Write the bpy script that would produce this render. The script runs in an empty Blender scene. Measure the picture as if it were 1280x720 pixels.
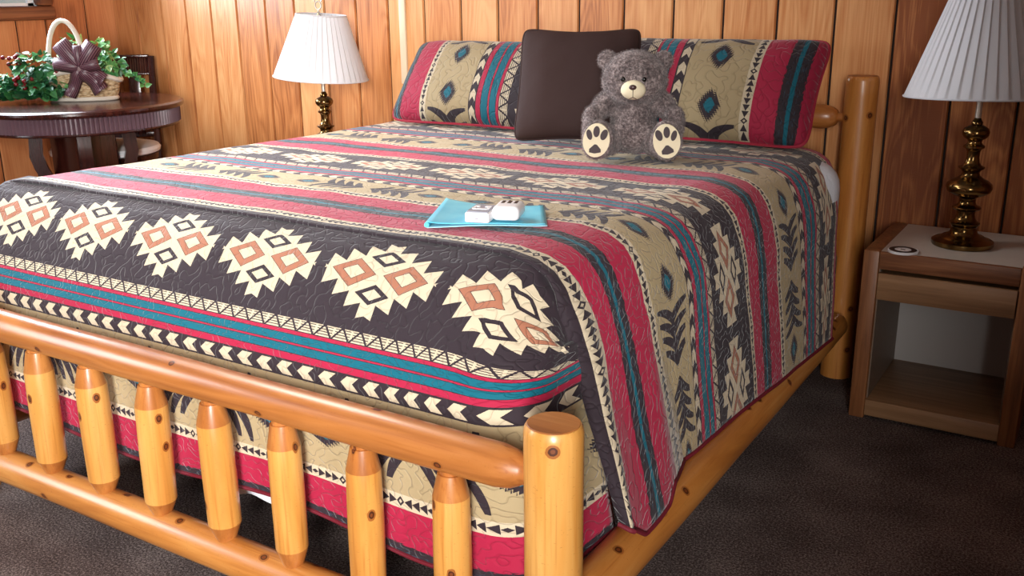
import bpy, bmesh, math, random
import numpy as np
from mathutils import Matrix, Vector, noise as mnoise
random.seed(7); np.random.seed(7)
PI = math.pi
COL = bpy.context.scene.collection
SC = bpy.context.scene

# ------------------------------------------------------------------ helpers
def lin(r, g, b):
    f = lambda c: (c/255/12.92) if c/255 <= .04045 else ((c/255+.055)/1.055)**2.4
    return (f(r), f(g), f(b), 1)

def link(o, parent=None):
    COL.objects.link(o)
    if parent is not None: o.parent = parent
    return o

def tag(o, label, cat, group=None):
    o['label'] = label; o['category'] = cat
    if group: o['group'] = group
    return o

def struct(o):
    o['kind'] = 'structure'; return o

def thing(name, label, cat, loc=(0,0,0), rz=0, group=None):
    o = bpy.data.objects.new(name, None); o.empty_display_size = .05
    o.location = loc; o.rotation_euler = (0,0,rz)
    return tag(link(o), label, cat, group)

def mesh(name, V, F, mat, parent=None, smooth=True, uv=None, loc=None, rot=None, autosmooth=None):
    me = bpy.data.meshes.new(name)
    me.from_pydata([tuple(v) for v in V], [], [tuple(f) for f in F]); me.update()
    if smooth: me.polygons.foreach_set('use_smooth', [True]*len(me.polygons))
    if uv is not None:
        l = me.uv_layers.new(name='UVMap')
        vi = np.empty(len(me.loops), dtype=np.int32); me.loops.foreach_get('vertex_index', vi)
        l.data.foreach_set('uv', np.asarray(uv, dtype=np.float32)[vi].ravel())
    if mat is not None: me.materials.append(mat)
    if autosmooth is not None and smooth:
        me.set_sharp_from_angle(angle=autosmooth)
    o = bpy.data.objects.new(name, me)
    if loc is not None: o.location = loc
    if rot is not None: o.rotation_euler = rot
    return link(o, parent)

class MB:
    """collects simple solids and links them as one mesh"""
    def __init__(s): s.V=[]; s.F=[]
    def add(s, V, F):
        n=len(s.V); s.V += [tuple(v) for v in V]; s.F += [tuple(i+n for i in f) for f in F]; return s
    def box(s, a, b, bev=0.0):
        bm = bmesh.new(); bmesh.ops.create_cube(bm, size=1)
        for v in bm.verts:
            v.co = Vector([(a[i]+b[i])/2 + v.co[i]*(b[i]-a[i]) for i in range(3)])
        if bev: bmesh.ops.bevel(bm, geom=bm.edges[:], offset=bev, segments=2, profile=.5, affect='EDGES')
        bm.verts.index_update()
        s.add([v.co[:] for v in bm.verts], [[v.index for v in f.verts] for f in bm.faces]); bm.free(); return s
    def lathe(s, prof, seg=32, M=None, cap=True, wob=None):
        V=[]; F=[]
        for i,(z,r) in enumerate(prof):
            for k in range(seg):
                a=2*PI*k/seg; rr=r if wob is None else r*wob(z,a)
                V.append(Vector((rr*math.cos(a), rr*math.sin(a), z)))
        for i in range(len(prof)-1):
            for k in range(seg):
                k2=(k+1)%seg
                F.append((i*seg+k, i*seg+k2, (i+1)*seg+k2, (i+1)*seg+k))
        if cap:
            F.append(tuple(range(seg-1,-1,-1))); F.append(tuple((len(prof)-1)*seg+k for k in range(seg)))
        if M is not None: V=[M@v for v in V]
        return s.add(V,F)
    def tube(s, P, r, seg=8, closed=False):
        P=[Vector(p) for p in P]; n=len(P); V=[]; F=[]; up=None
        for i,p in enumerate(P):
            t=(P[(i+1)%n]-P[i-1]) if closed else (P[min(i+1,n-1)]-P[max(i-1,0)])
            t.normalize()
            if up is None: up = t.orthogonal().normalized()
            up = (up - t*up.dot(t)).normalized(); b=t.cross(up)
            rr = r[i] if hasattr(r,'__len__') else r
            for k in range(seg):
                a=2*PI*k/seg; V.append(p+(up*math.cos(a)+b*math.sin(a))*rr)
        m = n if closed else n-1
        for i in range(m):
            j=(i+1)%n
            for k in range(seg):
                k2=(k+1)%seg; F.append((i*seg+k,i*seg+k2,j*seg+k2,j*seg+k))
        if not closed:
            F.append(tuple(range(seg-1,-1,-1))); F.append(tuple((n-1)*seg+k for k in range(seg)))
        return s.add(V,F)
    def ell(s, c, r, seg=20, rings=12, R=None):
        V=[];F=[]
        for i in range(rings+1):
            ph=PI*i/rings
            for k in range(seg):
                a=2*PI*k/seg
                v=Vector((r[0]*math.sin(ph)*math.cos(a), r[1]*math.sin(ph)*math.sin(a), r[2]*math.cos(ph)))
                if R is not None: v=R@v
                V.append(v+Vector(c))
        for i in range(rings):
            for k in range(seg):
                k2=(k+1)%seg; F.append((i*seg+k,(i+1)*seg+k,(i+1)*seg+k2,i*seg+k2))
        return s.add(V,F)
    def prism(s, outline, y0, y1):
        """outline in xz, extruded along y"""
        n=len(outline)
        V=[(x,y0,z) for x,z in outline]+[(x,y1,z) for x,z in outline]
        F=[tuple(range(n)), tuple(range(2*n-1,n-1,-1))]+[(i,n+i,n+(i+1)%n,(i+1)%n) for i in range(n)]
        return s.add(V,F)
    def build(s, name, mat, parent=None, smooth=True, auto=math.radians(40), **k):
        o = mesh(name, s.V, s.F, mat, parent, smooth, **k)
        bm=bmesh.new(); bm.from_mesh(o.data); bmesh.ops.remove_doubles(bm,verts=bm.verts,dist=1e-6)
        bmesh.ops.recalc_face_normals(bm,faces=bm.faces); bm.to_mesh(o.data); bm.free()
        if smooth:
            o.data.polygons.foreach_set('use_smooth',[True]*len(o.data.polygons))
            o.data.set_sharp_from_angle(angle=auto)
        return o

# ------------------------------------------------------------------ node expressions
class NT:
    def __init__(s, name):
        s.m=bpy.data.materials.new(name); s.m.use_nodes=True; s.t=s.m.node_tree
        for n in list(s.t.nodes):
            if n.type!='OUTPUT_MATERIAL': s.t.nodes.remove(n)
        s.out=[n for n in s.t.nodes if n.type=='OUTPUT_MATERIAL'][0]
        s.b=s.t.nodes.new('ShaderNodeBsdfPrincipled'); s.t.links.new(s.b.outputs[0], s.out.inputs[0])
    def put(s, sock, v):
        if isinstance(v, X): s.t.links.new(v.s, sock)
        elif hasattr(v,'bl_idname'): s.t.links.new(v, sock)
        else: sock.default_value=v
    def set(s, **k):
        for n,v in k.items(): s.put(s.b.inputs[n.replace('_',' ')], v)
    def math(s, op, *a):
        n=s.t.nodes.new('ShaderNodeMath'); n.operation=op
        for i,v in enumerate(a): s.put(n.inputs[i], v)
        return X(s, n.outputs[0])
    def node(s, typ, ins=None, **props):
        n=s.t.nodes.new(typ)
        for k,v in props.items(): setattr(n,k,v)
        for k,v in (ins or {}).items(): s.put(n.inputs[k], v)
        return n
    def coord(s, which='Object'):
        return s.node('ShaderNodeTexCoord').outputs[which]
    def xyz(s, vec):
        n=s.node('ShaderNodeSeparateXYZ',{0:vec}); return [X(s,n.outputs[i]) for i in range(3)]
    def vec(s,x,y,z):
        return s.node('ShaderNodeCombineXYZ',{0:x,1:y,2:z}).outputs[0]
    def noise(s, vec, scale=5., detail=2., rough=.5, dist=0.):
        n=s.node('ShaderNodeTexNoise',{'Vector':vec,'Scale':scale,'Detail':detail,'Roughness':rough,'Distortion':dist})
        return X(s,n.outputs[0])
    def mix(s, a, b, f):
        n=s.node('ShaderNodeMix', data_type='RGBA'); s.put(n.inputs[0],f); s.put(n.inputs[6],a); s.put(n.inputs[7],b)
        return n.outputs[2]
    def ramp(s, f, stops, interp='LINEAR'):
        n=s.node('ShaderNodeValToRGB',{0:f}); r=n.color_ramp; r.interpolation=interp
        while len(r.elements)<len(stops): r.elements.new(.5)
        for e,(p,c) in zip(r.elements,stops): e.position=p; e.color=c
        return n.outputs[0]
    def bump(s, h, dist=.003, strength=1., normal=None):
        n=s.node('ShaderNodeBump',{'Height':h,'Distance':dist,'Strength':strength})
        if normal is not None: s.put(n.inputs['Normal'],normal)
        return n.outputs[0]
class X:
    def __init__(s,t,sock): s.t=t; s.s=sock
    def __add__(s,o): return s.t.math('ADD',s,o)
    __radd__=__add__
    def __sub__(s,o): return s.t.math('SUBTRACT',s,o)
    def __rsub__(s,o): return s.t.math('SUBTRACT',o,s)
    def __mul__(s,o): return s.t.math('MULTIPLY',s,o)
    __rmul__=__mul__
    def __truediv__(s,o): return s.t.math('DIVIDE',s,o)
    def __abs__(s): return s.t.math('ABSOLUTE',s)
    def lt(s,o): return s.t.math('LESS_THAN',s,o)
    def gt(s,o): return s.t.math('GREATER_THAN',s,o)
    def fr(s): return s.t.math('FRACT',s)
    def fl(s): return s.t.math('FLOOR',s)
    def mn(s,o): return s.t.math('MINIMUM',s,o)
    def mx(s,o): return s.t.math('MAXIMUM',s,o)
    def pw(s,o): return s.t.math('POWER',s,o)
    def between(s,a,b): return s.gt(a)*s.lt(b)
    def sm(s,a,b):
        n=s.t.node('ShaderNodeMapRange',{0:s,1:a,2:b,3:0.,4:1.},interpolation_type='SMOOTHSTEP'); return X(s.t,n.outputs[0])

def plain(name, c, rough=.5, metal=0., bump=None, spec=.5, **k):
    t=NT(name); t.set(Base_Color=c, Roughness=rough, Metallic=metal, **{'Specular_IOR_Level':spec}, **k)
    n=t.noise(t.coord(),60.,3.)
    t.set(Roughness=n*.12+(rough-.06))
    if bump: t.set(Normal=t.bump(t.noise(t.coord(),bump[0],3.),bump[1]))
    return t.m

# ------------------------------------------------------------------ the blanket pattern
CRIM=lin(180,34,72); TEAL=lin(8,106,128); DARK=lin(52,42,50); CREAM=lin(216,202,176); TAN=lin(182,164,128); TERRA=lin(172,114,90); DKRED=lin(120,20,45)
P=.82
def blanket(name, bump_d=.0045, k=1.0, gain=1.0):
    t=NT(name); uvn=t.node('ShaderNodeUVMap',uv_map='UVMap').outputs[0]
    u,v,_=t.xyz(uvn)
    fz=t.noise(uvn,900.*k,1.)-.5                                   # frayed woven edges
    T=((v+fz*.0012)/P+10.).fr()*P
    c=CRIM
    # heathered dark stripe with teal core
    w=t.noise(t.vec(u*60.,v*420.,0.),1.,3.)-.5
    dd=abs(T-.11)
    c=t.mix(c,DARK,(dd+w*.018).lt(.031))
    c=t.mix(c,lin(60,78,100),dd.lt(.024)*w.gt(.1))
    c=t.mix(c,TEAL,(dd+w*.006).lt(.006))
    # triangles on cream
    def tri_band(c,lo,hi):
        mid=(lo+hi)/2
        c=t.mix(c,CREAM,T.between(lo,hi))
        q=u/.0185; blk=(q/8.).fr()*8.; f=blk.fr()
        half=blk.gt(4.5)
        g=half*(1.-f)+(1.-half)*f
        b=abs(T-mid)
        tri=(b-g*.0105).lt(0.)*blk.gt(1.)
        dia=(abs(f-.5)*.021+b); diam=dia.lt(.0105)*dia.gt(.0045)*blk.lt(1.)
        return t.mix(c,DARK,tri.mx(diam)*T.between(lo,hi))
    c=tri_band(c,.22,.25)
    # tan band with eyes and feathers
    F=T.between(.25,.43); c=t.mix(c,TAN,F)
    a=abs(((u+.70+.3)/.6).fr()*.6-.3); b=T-.34; ab=abs(b)
    jag=((b+a*.5)*130.).fr()*.012+(a*170.).fr()*.008
    e=((abs(a-.08)*.72).pw(1.35)+ab.pw(1.35)).pw(.74)
    c=t.mix(c,DARK,(e+jag*.8).lt(.040)*F)
    c=t.mix(c,TEAL,(e+jag*.3).lt(.0185)*F)
    ph=a+ab*.75-ab*ab*4.; cell=((ph-.155)/.034); idx=cell.fl(); fc=abs(cell.fr()-.42)
    wid=(.52-ab*5.0).mx(.0)
    lim=(.078-idx*.006)
    bars=fc.lt(wid)*cell.between(0.,4.)*ab.lt(lim)
    spine=ab.lt(.009)*a.between(.165,.285)
    c=t.mix(c,DARK,bars.mx(spine)*F)
    # arrow chevrons
    K=T.between(.43,.46); c=t.mix(c,DARK,K)
    kb=abs(T-.445)
    c=t.mix(c,CREAM,((u-kb*1.4)/.058).fr().lt(.5)*kb.lt(.0118)*K)
    # teal stripes
    tl=T.between(.48,.509).mx(T.between(.517,.546)); c=t.mix(c,TEAL,tl)
    ed=abs(T-.48).mn(abs(T-.509)).mn(abs(T-.517)).mn(abs(T-.546)).mn(abs(T-.46)); c=t.mix(c,DARK,ed.lt(.0011))
    # hatched zigzag
    Z=T.between(.56,.595); c=t.mix(c,CREAM,Z)
    zt=(T-.56)/.035; tri=abs((u/.046).fr()-.5)*2.
    zl=abs(zt-tri).lt(.13); hat=(zt*5.).fr().lt(.33)*((u/.046+.5).fr().gt(.12))
    c=t.mix(c,DARK,zl.mx(hat).mx(abs(zt-.02).lt(.04)).mx(abs(zt-.98).lt(.04))*Z)
    # medallions
    M=T.between(.595,.79); c=t.mix(c,DARK,M)
    a=abs(((u+.56)/.31+.5+20.).fr()*.31-.155); sa=((u+.56)/.31+.5+20.).fr()*.31-.155; b=abs(T-.6925)
    A=a/.0385+.5; h=.0655-A.fl()*.0160+A.fr()*.0112
    med=b.lt(h)*M
    c=t.mix(c,CREAM,med); c=t.mix(c,DARK,((.155-a)/.016+b/.022).lt(1.)*M)
    d1=abs(a-.065)/.054+b/.0265
    c=t.mix(c,DARK,d1.lt(1.04)*med); c=t.mix(c,TERRA,d1.lt(1.)*med); c=t.mix(c,DARK,d1.lt(.54)*med); c=t.mix(c,CREAM,d1.lt(.5)*med)
    d2=a/.044+abs(b-.034)/.0175
    c=t.mix(c,DARK,d2.lt(1.)*med); c=t.mix(c,CREAM,d2.lt(.56)*med)
    c=tri_band(c,.79,.82)
    # quilting stitches: wandering contour lines
    sc=t.noise(uvn,44.*k,0.,.5,.35)
    dist=(abs(sc-.5)*13.).mn(1.)
    stitch=dist.lt(.17)
    c=t.mix(c,t.node('ShaderNodeMix',{0:1.,6:c,7:(.5,.46,.42,1)},data_type='RGBA',blend_type='MULTIPLY').outputs[2],stitch*.32)
    h=dist.pw(.6)
    wv=t.noise(uvn,1400.,1.)
    h2=h+t.noise(uvn,55.*k,2.)*.5
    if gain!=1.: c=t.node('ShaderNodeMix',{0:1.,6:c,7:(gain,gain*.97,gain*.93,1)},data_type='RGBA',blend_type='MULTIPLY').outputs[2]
    t.set(Base_Color=c,Roughness=.74,Normal=t.bump(h2+wv*.08,bump_d*.8,.6),Sheen_Weight=.2,Sheen_Roughness=.4,Specular_IOR_Level=.25)
    return t.m

# ------------------------------------------------------------------ woods etc
def log_wood(name, c0, c1, c2, rough=.36):
    t=NT(name); co=t.coord('Object'); info=t.node('ShaderNodeObjectInfo').outputs['Random']
    x,y,z=t.xyz(co); r=X(t,info)
    q=t.vec(x*1.+r*9., y*1., z*.09+r*31.)
    n=t.noise(q,22.,4.,.6,.6); n2=t.noise(t.vec(x*1.,y*1.,z*.25+r*12.),7.,2.)
    col=t.ramp(n*.75+n2*.35,[(.32,c0),(.52,c1),(.74,c2)])
    g=t.noise(t.vec(x+r*5.,y,z*.03),140.,2.)
    col=t.mix(col,t.node('ShaderNodeMix',{0:1.,6:col,7:(.72,.55,.4,1)},data_type='RGBA',blend_type='MULTIPLY').outputs[2],g.sm(.55,.75)*.6)
    ang=t.math('ARCTAN2',y,x)*.045
    vo=t.node('ShaderNodeTexVoronoi',{'Vector':t.vec(ang+r*3.,z*.85+r*7.,0.),'Scale':7.5,'Randomness':1.},voronoi_dimensions='2D')
    wb=(t.noise(co,90.,2.)-.5)*.03
    d=X(t,vo.outputs['Distance'])+wb; pick=X(t,t.node('ShaderNodeSeparateXYZ',{0:vo.outputs['Color']}).outputs[0]).gt(.30)
    col=t.mix(col,lin(160,94,40),d.lt(.085)*pick); col=t.mix(col,lin(74,34,16),d.lt(.055)*pick); col=t.mix(col,lin(120,62,28),d.lt(.03)*pick)
    fine=t.noise(t.vec(x,y,z*4.),120.,2.)
    col=t.mix(col,lin(140,80,30),fine.gt(.70)*.5)
    t.set(Base_Color=col,Roughness=rough,Specular_IOR_Level=.55,Normal=t.bump(n2+n*.3,.004,.5),Coat_Weight=.22,Coat_Roughness=.18)
    return t.m

def plank_wood(name, axis, cols, rough=.36):
    t=NT(name); x,y,z=t.xyz(t.coord('Object')); h=x if axis=='x' else y
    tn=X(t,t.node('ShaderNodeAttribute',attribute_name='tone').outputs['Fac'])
    wob=t.noise(t.vec(h*2.+tn*31.,z*.7,tn*9.),2.,2.)
    ring=t.noise(t.vec(h*5.+tn*40.,z*.55+tn*13.,wob*.6),1.5,1.,.5,.8)
    bands=abs((ring*11.).fr()-.5)*2.
    fine=t.noise(t.vec(h*1.+tn*7.,z*.025,0.),170.,3.)
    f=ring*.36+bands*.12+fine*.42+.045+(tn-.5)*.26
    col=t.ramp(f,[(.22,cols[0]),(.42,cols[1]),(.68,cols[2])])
    saw=t.noise(t.vec(h*.1,z*1.,0.),260.,1.)
    t.set(Base_Color=col,Roughness=fine*.15+rough-.08,Normal=t.bump(fine*.5+saw*.35,.0015,.6),Specular_IOR_Level=.5)
    return t.m

def flat_wood(name, c0, c1, c2, axis=2, rough=.4, sc=60.):
    t=NT(name); p=t.xyz(t.coord('Object')); r=X(t,t.node('ShaderNodeObjectInfo').outputs['Random'])
    q=[p[i]*(.05 if i==axis else 1.) for i in range(3)]; q[0]=q[0]+r*3.
    n=t.noise(t.vec(*q),sc,4.,.6,.5); n2=t.noise(t.vec(*q),sc*.25,2.)
    t.set(Base_Color=t.ramp(n*.6+n2*.4,[(.33,c0),(.5,c1),(.68,c2)]),Roughness=rough,Normal=t.bump(n,.0008,.5))
    return t.m

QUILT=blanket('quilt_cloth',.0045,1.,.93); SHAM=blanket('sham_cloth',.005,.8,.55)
LOG=log_wood('golden_log',lin(160,92,38),lin(196,126,58),lin(216,154,84))
LOGD=log_wood('amber_log',lin(136,74,30),lin(174,106,50),lin(198,130,70))
LOGP=log_wood('pale_log',lin(184,114,46),lin(214,148,70),lin(228,170,94))
LOGC=log_wood('chamfer_wood',lin(140,78,32),lin(178,108,50),lin(204,136,70))
LOGE=flat_wood('log_end',lin(130,72,30),lin(165,100,48),lin(196,134,74),0,.4,40.)
WALLX=plank_wood('plank_back','x',(lin(138,76,40),lin(190,122,70),lin(216,158,104)))
WALLY=plank_wood('plank_left','y',(lin(140,76,42),lin(192,116,70),lin(214,144,94)))
OAK=flat_wood('oak_edge',lin(96,56,32),lin(132,82,48),lin(158,106,66),2,.42,90.)
OAKX=flat_wood('oak_front',lin(92,54,34),lin(128,80,50),lin(154,106,70),0,.42,90.)
LAM=flat_wood('oak_laminate',lin(128,92,62),lin(150,112,78),lin(170,130,94),0,.45,60.)
MAHOG=flat_wood('mahogany',lin(34,14,12),lin(54,22,18),lin(74,34,26),2,.2,50.)
FRAMEW=flat_wood('window_frame_wood',lin(70,36,24),lin(118,68,44),lin(160,100,66),1,.35,40.)
FLUTE=plain('fluted_wood',lin(100,76,84),.3)
GAP=plain('groove_shadow',lin(30,16,9),.8)
WHITELAM=plain('white_laminate',lin(205,198,190),.35)
INNER=plain('cabinet_inside',lin(120,100,84),.5)
INBACK=plain('cabinet_back',lin(190,184,180),.5)
BROWN=plain('brown_cushion_cloth',lin(50,33,31),.8,bump=(700.,.0006),spec=.25)
LINEN=plain('white_sheet_cloth',lin(225,228,236),.8,bump=(90.,.002))
BOXCL=plain('box_spring_cloth',lin(150,126,100),.85,bump=(400.,.0008))
WHITEP=plain('white_plastic',lin(240,240,242),.3)
GREYP=plain('grey_plastic',lin(150,152,165),.4)
BLACKP=plain('black_plastic',lin(22,20,22),.4)
BLACKCL=plain('black_cloth',lin(14,13,14),.9)
PIPE=plain('crimson_piping',lin(140,20,44),.7)
BIND=plain('binding_cloth',lin(112,16,36),.7,bump=(500.,.0008))
IVORY=plain('ivory_felt',lin(226,214,182),.85,bump=(300.,.0008))
PADD=plain('dark_felt',lin(72,62,64),.85,bump=(300.,.0008))
NOSE=plain('nose_plastic',lin(70,50,48),.25)
EYE=plain('eye_plastic',lin(8,7,7),.1)
SEATW=plain('seat_vinyl',lin(244,246,250),.5)
WICKW=plain('handle_white',lin(214,204,190),.6)
BERRY=plain('berry_red',lin(110,14,24),.25)
CABLE=plain('cream_raceway',lin(226,206,176),.5)
METW=plain('pale_metal',lin(205,195,180),.3,.6)

def brass():
    t=NT('aged_brass'); n=t.noise(t.coord(),18.,4.)
    t.set(Base_Color=t.ramp(n,[(.35,lin(92,70,40)),(.65,lin(150,120,74))]),Metallic=1.,Roughness=n*.16+.1)
    return t.m
BRASS=brass()
def shade_mat():
    t=NT('pleated_shade_cloth'); t.set(Base_Color=lin(222,222,226),Roughness=.8,Normal=t.bump(t.noise(t.coord(),500.,2.),.0004))
    tr=t.node('ShaderNodeBsdfTranslucent',{'Color':lin(236,232,228)}); mx=t.node('ShaderNodeMixShader',{0:.25})
    t.t.links.new(t.b.outputs[0],mx.inputs[1]); t.t.links.new(tr.outputs[0],mx.inputs[2]); t.t.links.new(mx.outputs[0],t.out.inputs[0])
    return t.m
SHADE=shade_mat()
def carpet():
    t=NT('brown_carpet'); co=t.coord(); n=t.noise(co,170.,3.,.75); n2=t.noise(co,4.,2.); n3=t.noise(co,420.,2.)
    t.set(Base_Color=t.ramp(n*.7+n2*.2+n3*.2,[(.40,lin(44,35,34)),(.54,lin(94,80,77)),(.66,lin(162,146,140))]),Roughness=.95,
          Normal=t.bump(n+n3*.5,.006,1.),Specular_IOR_Level=.15)
    return t.m
CARPET=carpet()
def fur():
    t=NT('bear_fur'); co=t.coord(); n=t.noise(co,120.,3.,.7); n2=t.noise(co,25.,2.)
    t.set(Base_Color=t.ramp(n*.7+n2*.3,[(.32,lin(50,42,43)),(.49,lin(104,91,90)),(.64,lin(168,153,150))]),Roughness=.9,Sheen_Weight=.3,
          Normal=t.bump(n,.004,.8),Specular_IOR_Level=.2)
    return t.m
FUR=fur()
def leafm():
    t=NT('ivy_leaf'); tn=X(t,t.node('ShaderNodeAttribute',attribute_name='tone').outputs['Fac'])
    n=t.noise(t.coord(),60.,2.)
    t.set(Base_Color=t.ramp(tn*.85+n*.15,[(.1,lin(16,52,34)),(.45,lin(40,104,56)),(.75,lin(104,158,84)),(.95,lin(196,214,150))]),Roughness=.35)
    return t.m
LEAF=leafm()
def wicker():
    t=NT('woven_wicker'); x,y,z=t.xyz(t.coord())
    n=t.noise(t.coord(),70.,3.); w=t.node('ShaderNodeTexVoronoi',{'Vector':t.vec(x*1.,y*1.,z*2.2),'Scale':55.})
    t.set(Base_Color=t.ramp(X(t,w.outputs[0])*.7+n*.4,[(.2,lin(225,205,170)),(.6,lin(190,160,120)),(.9,lin(120,90,60))]),Roughness=.7,Normal=t.bump(X(t,w.outputs[0]),.006))
    return t.m
WICK=wicker()
def ribbon():
    t=NT('striped_ribbon'); u,v,_=t.xyz(t.node('ShaderNodeUVMap',uv_map='UVMap').outputs[0])
    s=(v*9.).fr(); c=t.mix(lin(70,34,52),lin(150,128,128),s.lt(.16)); c=t.mix(c,lin(34,24,34),s.between(.4,.62)); c=t.mix(c,lin(104,32,58),s.between(.75,.92))
    t.set(Base_Color=c,Roughness=.4)
    return t.m
RIB=ribbon()
def glass():
    t=NT('window_glass'); tr=t.node('ShaderNodeBsdfTransparent'); gl=t.node('ShaderNodeBsdfGlossy',{'Roughness':.05}); mx=t.node('ShaderNodeMixShader',{0:.06})
    t.t.nodes.remove(t.b); t.t.links.new(tr.outputs[0],mx.inputs[1]); t.t.links.new(gl.outputs[0],mx.inputs[2]); t.t.links.new(mx.outputs[0],t.out.inputs[0])
    return t.m
GLASS=glass()
def foldm():
    t=NT('aqua_folder'); u,v,_=t.xyz(t.coord('Object')); n=t.noise(t.coord(),12.,2.)
    t.set(Base_Color=t.ramp(n,[(.3,lin(86,196,226)),(.7,lin(128,222,242))]),Roughness=.35)
    return t.m
AQUA=foldm()
AQUAE=plain('aqua_edge',lin(170,222,236),.4)

# ------------------------------------------------------------------ room
YW=2.275; XL=-4.1; XR=2.4; YF=-3.3; ZC=2.45
def planks(name, edges, z0, z1, axis, at, mat, skip=None, seed=1):
    """vertical planks with chamfered edges; front faces at `at`, facing the room"""
    rnd=random.Random(seed); V=[];F=[];tone=[]
    def quadstrip(a0,a1,zz0,zz1,tn):
        c=.004; g=.0035; d=.009
        prof=[(a0+g,d),(a0+g+c,0),(a1-g-c,0),(a1-g,d)]
        n=len(V)
        for z in (zz0,zz1):
            for a,dep in prof:
                V.append((a,at+dep,z) if axis=='x' else (at-dep,a,z)); tone.append(tn)
        for i in range(3):
            q=(n+i,n+i+1,n+4+i+1,n+4+i); F.append(q if axis=='x' else q[::-1])
    for a0,a1 in zip(edges,edges[1:]):
        tn=rnd.random()
        if axis=='x' and a0>.03: tn=-.55+.35*tn  # right-hand planks toned darker, painting the light's falloff into their colour
        if skip and a1>skip[0] and a0<skip[1]:
            quadstrip(a0,a1,z0,skip[2],tn); quadstrip(a0,a1,skip[3],z1,tn)
        else: quadstrip(a0,a1,z0,z1,tn)
    # backing behind the gaps
    n=len(V)
    def back(a0,a1,b0,b1):
        n=len(V)
        for a,z in ((a0,b0),(a1,b0),(a1,b1),(a0,b1)):
            V.append((a,at+.0095,z) if axis=='x' else (at-.0095,a,z)); tone.append(.5)
        F.append((n,n+1,n+2,n+3) if axis=='x' else (n+3,n+2,n+1,n))
    nb=len(F)
    if skip:
        back(edges[0],skip[0],z0,z1); back(skip[1],edges[-1],z0,z1); back(skip[0],skip[1],z0,skip[2]); back(skip[0],skip[1],skip[3],z1)
    else: back(edges[0],edges[-1],z0,z1)
    o=mesh(name,V,F,mat,smooth=False)
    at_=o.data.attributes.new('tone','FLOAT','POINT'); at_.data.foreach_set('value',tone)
    o.data.materials.append(GAP)
    for p in list(o.data.polygons)[nb:]: p.material_index=1
    # side chamfers darkest part
    return struct(o)

ex=[-4.1,-3.90,-3.70,-3.51,-3.32,-3.13,-2.93,-2.735,-2.54,-2.346,-2.156,-1.95,-1.752,-1.56,-1.364,-1.17,-.97,-.76,-.56,-.355,-.148,.057,.262,.47,.67,.87,1.07,1.27,1.47,1.67,1.87,2.07,2.27,2.4]
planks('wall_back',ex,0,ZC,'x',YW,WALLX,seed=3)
WIN=(.75,1.855,1.305,2.12)
ey=[-3.3+.2*i for i in range(20)]; ey=[y for y in ey if y<.7]+[.75,.93,1.12,1.31,1.50,1.69,1.855,2.10,2.29]
ey=[y for y in ey]
planks('wall_left',ey,0,ZC,'y',XL,WALLY,skip=WIN,seed=5)
def slab(name,a,b,mat):
    return struct(MB().box(a,b).build(name,mat,smooth=False))
slab('floor',(XL-.1,YF-.1,-.06),(XR+.1,YW+.1,0),CARPET)
CEIL=plain('ceiling_paint',lin(225,218,208),.8)
slab('ceiling',(XL-.1,YF-.1,ZC),(XR+.1,YW+.1,ZC+.06),CEIL)
PANEL=flat_wood('panel_wood',lin(96,56,32),lin(140,88,52),lin(170,114,70),2,.5,20.)
slab('wall_right',(XR,YF-.1,0),(XR+.08,YW+.1,ZC),PANEL)
slab('wall_front',(XL-.1,YF-.08,0),(XR,YF,ZC),PANEL)
# window in the left wall with a varnished round-edged frame
w=struct(bpy.data.objects.new('window_1',None)); link(w); w.location=(XL,1.3,1.7)
def rel(mb): mb.V=[(x-XL,y-1.3,z-1.7) for x,y,z in mb.V]; return mb
y0,y1,z0,z1=WIN
for (p,q) in (((y0-.0,z0),(y1,z0)),((y0,z1),(y1,z1)),((y0,z0),(y0,z1)),((y1,z0),(y1,z1))):
    f=MB(); L=math.hypot(q[0]-p[0],q[1]-p[1])
    if p[1]==q[1]: f.box((XL-.03,p[0]-.045,p[1]-.04),(XL+.035,q[0]+.045,p[1]+.03),.014)
    else: f.box((XL-.03,p[0]-.04,p[1]+.03),(XL+.034,p[0]+.04,q[1]-.04),.014)
    struct(rel(f).build('window_frame',FRAMEW,w))
struct(rel(MB().box((XL-.028,y0+.03,z0+.02),(XL-.022,y1-.03,z1-.03))).build('window_pane',GLASS,w,smooth=False))
f=MB()
for yy in (y1-.06,y0+.06,(y0+y1)/2): f.box((XL-.034,yy-.016,z0+.03),(XL-.016,yy+.016,z1-.04))
f.box((XL-.034,y0+.04,z0+.022),(XL-.016,y1-.04,z0+.045))
struct(rel(f).build('window_sash',WHITEP,w))
# cream raceway on the back wall
r=MB().box((-2.085,YW-.012,.98),(-2.05,YW+.002,ZC),.004).build('trim_1',CABLE); struct(r)

# ------------------------------------------------------------------ log bed
bed=thing('log_bed','golden varnished log bed frame with rails of peeled spindles at its foot','bed')
def jitter(seed,amp=.03):
    ph=[random.Random(seed*13+i).uniform(0,6.28) for i in range(4)]
    return lambda z,a: 1+amp*(math.sin(2*a+ph[0]+z*3)*.5+math.sin(z*9+ph[1])*.5+math.sin(a+ph[2]+z*5)*.4)
def log(name, p, q, prof, mat, seed=1, amp=.03, seg=28, parent=bed):
    """prof: list of (fraction along length, radius); local Z is the log's axis"""
    p=Vector(p); q=Vector(q); L=(q-p).length; d=(q-p).normalized()
    pr=[]
    for (f0,r0),(f1,r1) in zip(prof,prof[1:]):
        n=max(1,int((f1-f0)*L/.05))
        for i in range(n): pr.append(((f0+(f1-f0)*i/n)*L, r0+(r1-r0)*i/n))
    pr.append((prof[-1][0]*L,prof[-1][1]))
    o=MB().lathe(pr,seg,wob=jitter(seed,amp)).build(name,mat,parent,auto=math.radians(50))
    o.rotation_mode='QUATERNION'; o.rotation_quaternion=Vector((0,0,1)).rotation_difference(d); o.location=p
    return o
XLp=-1.94
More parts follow.
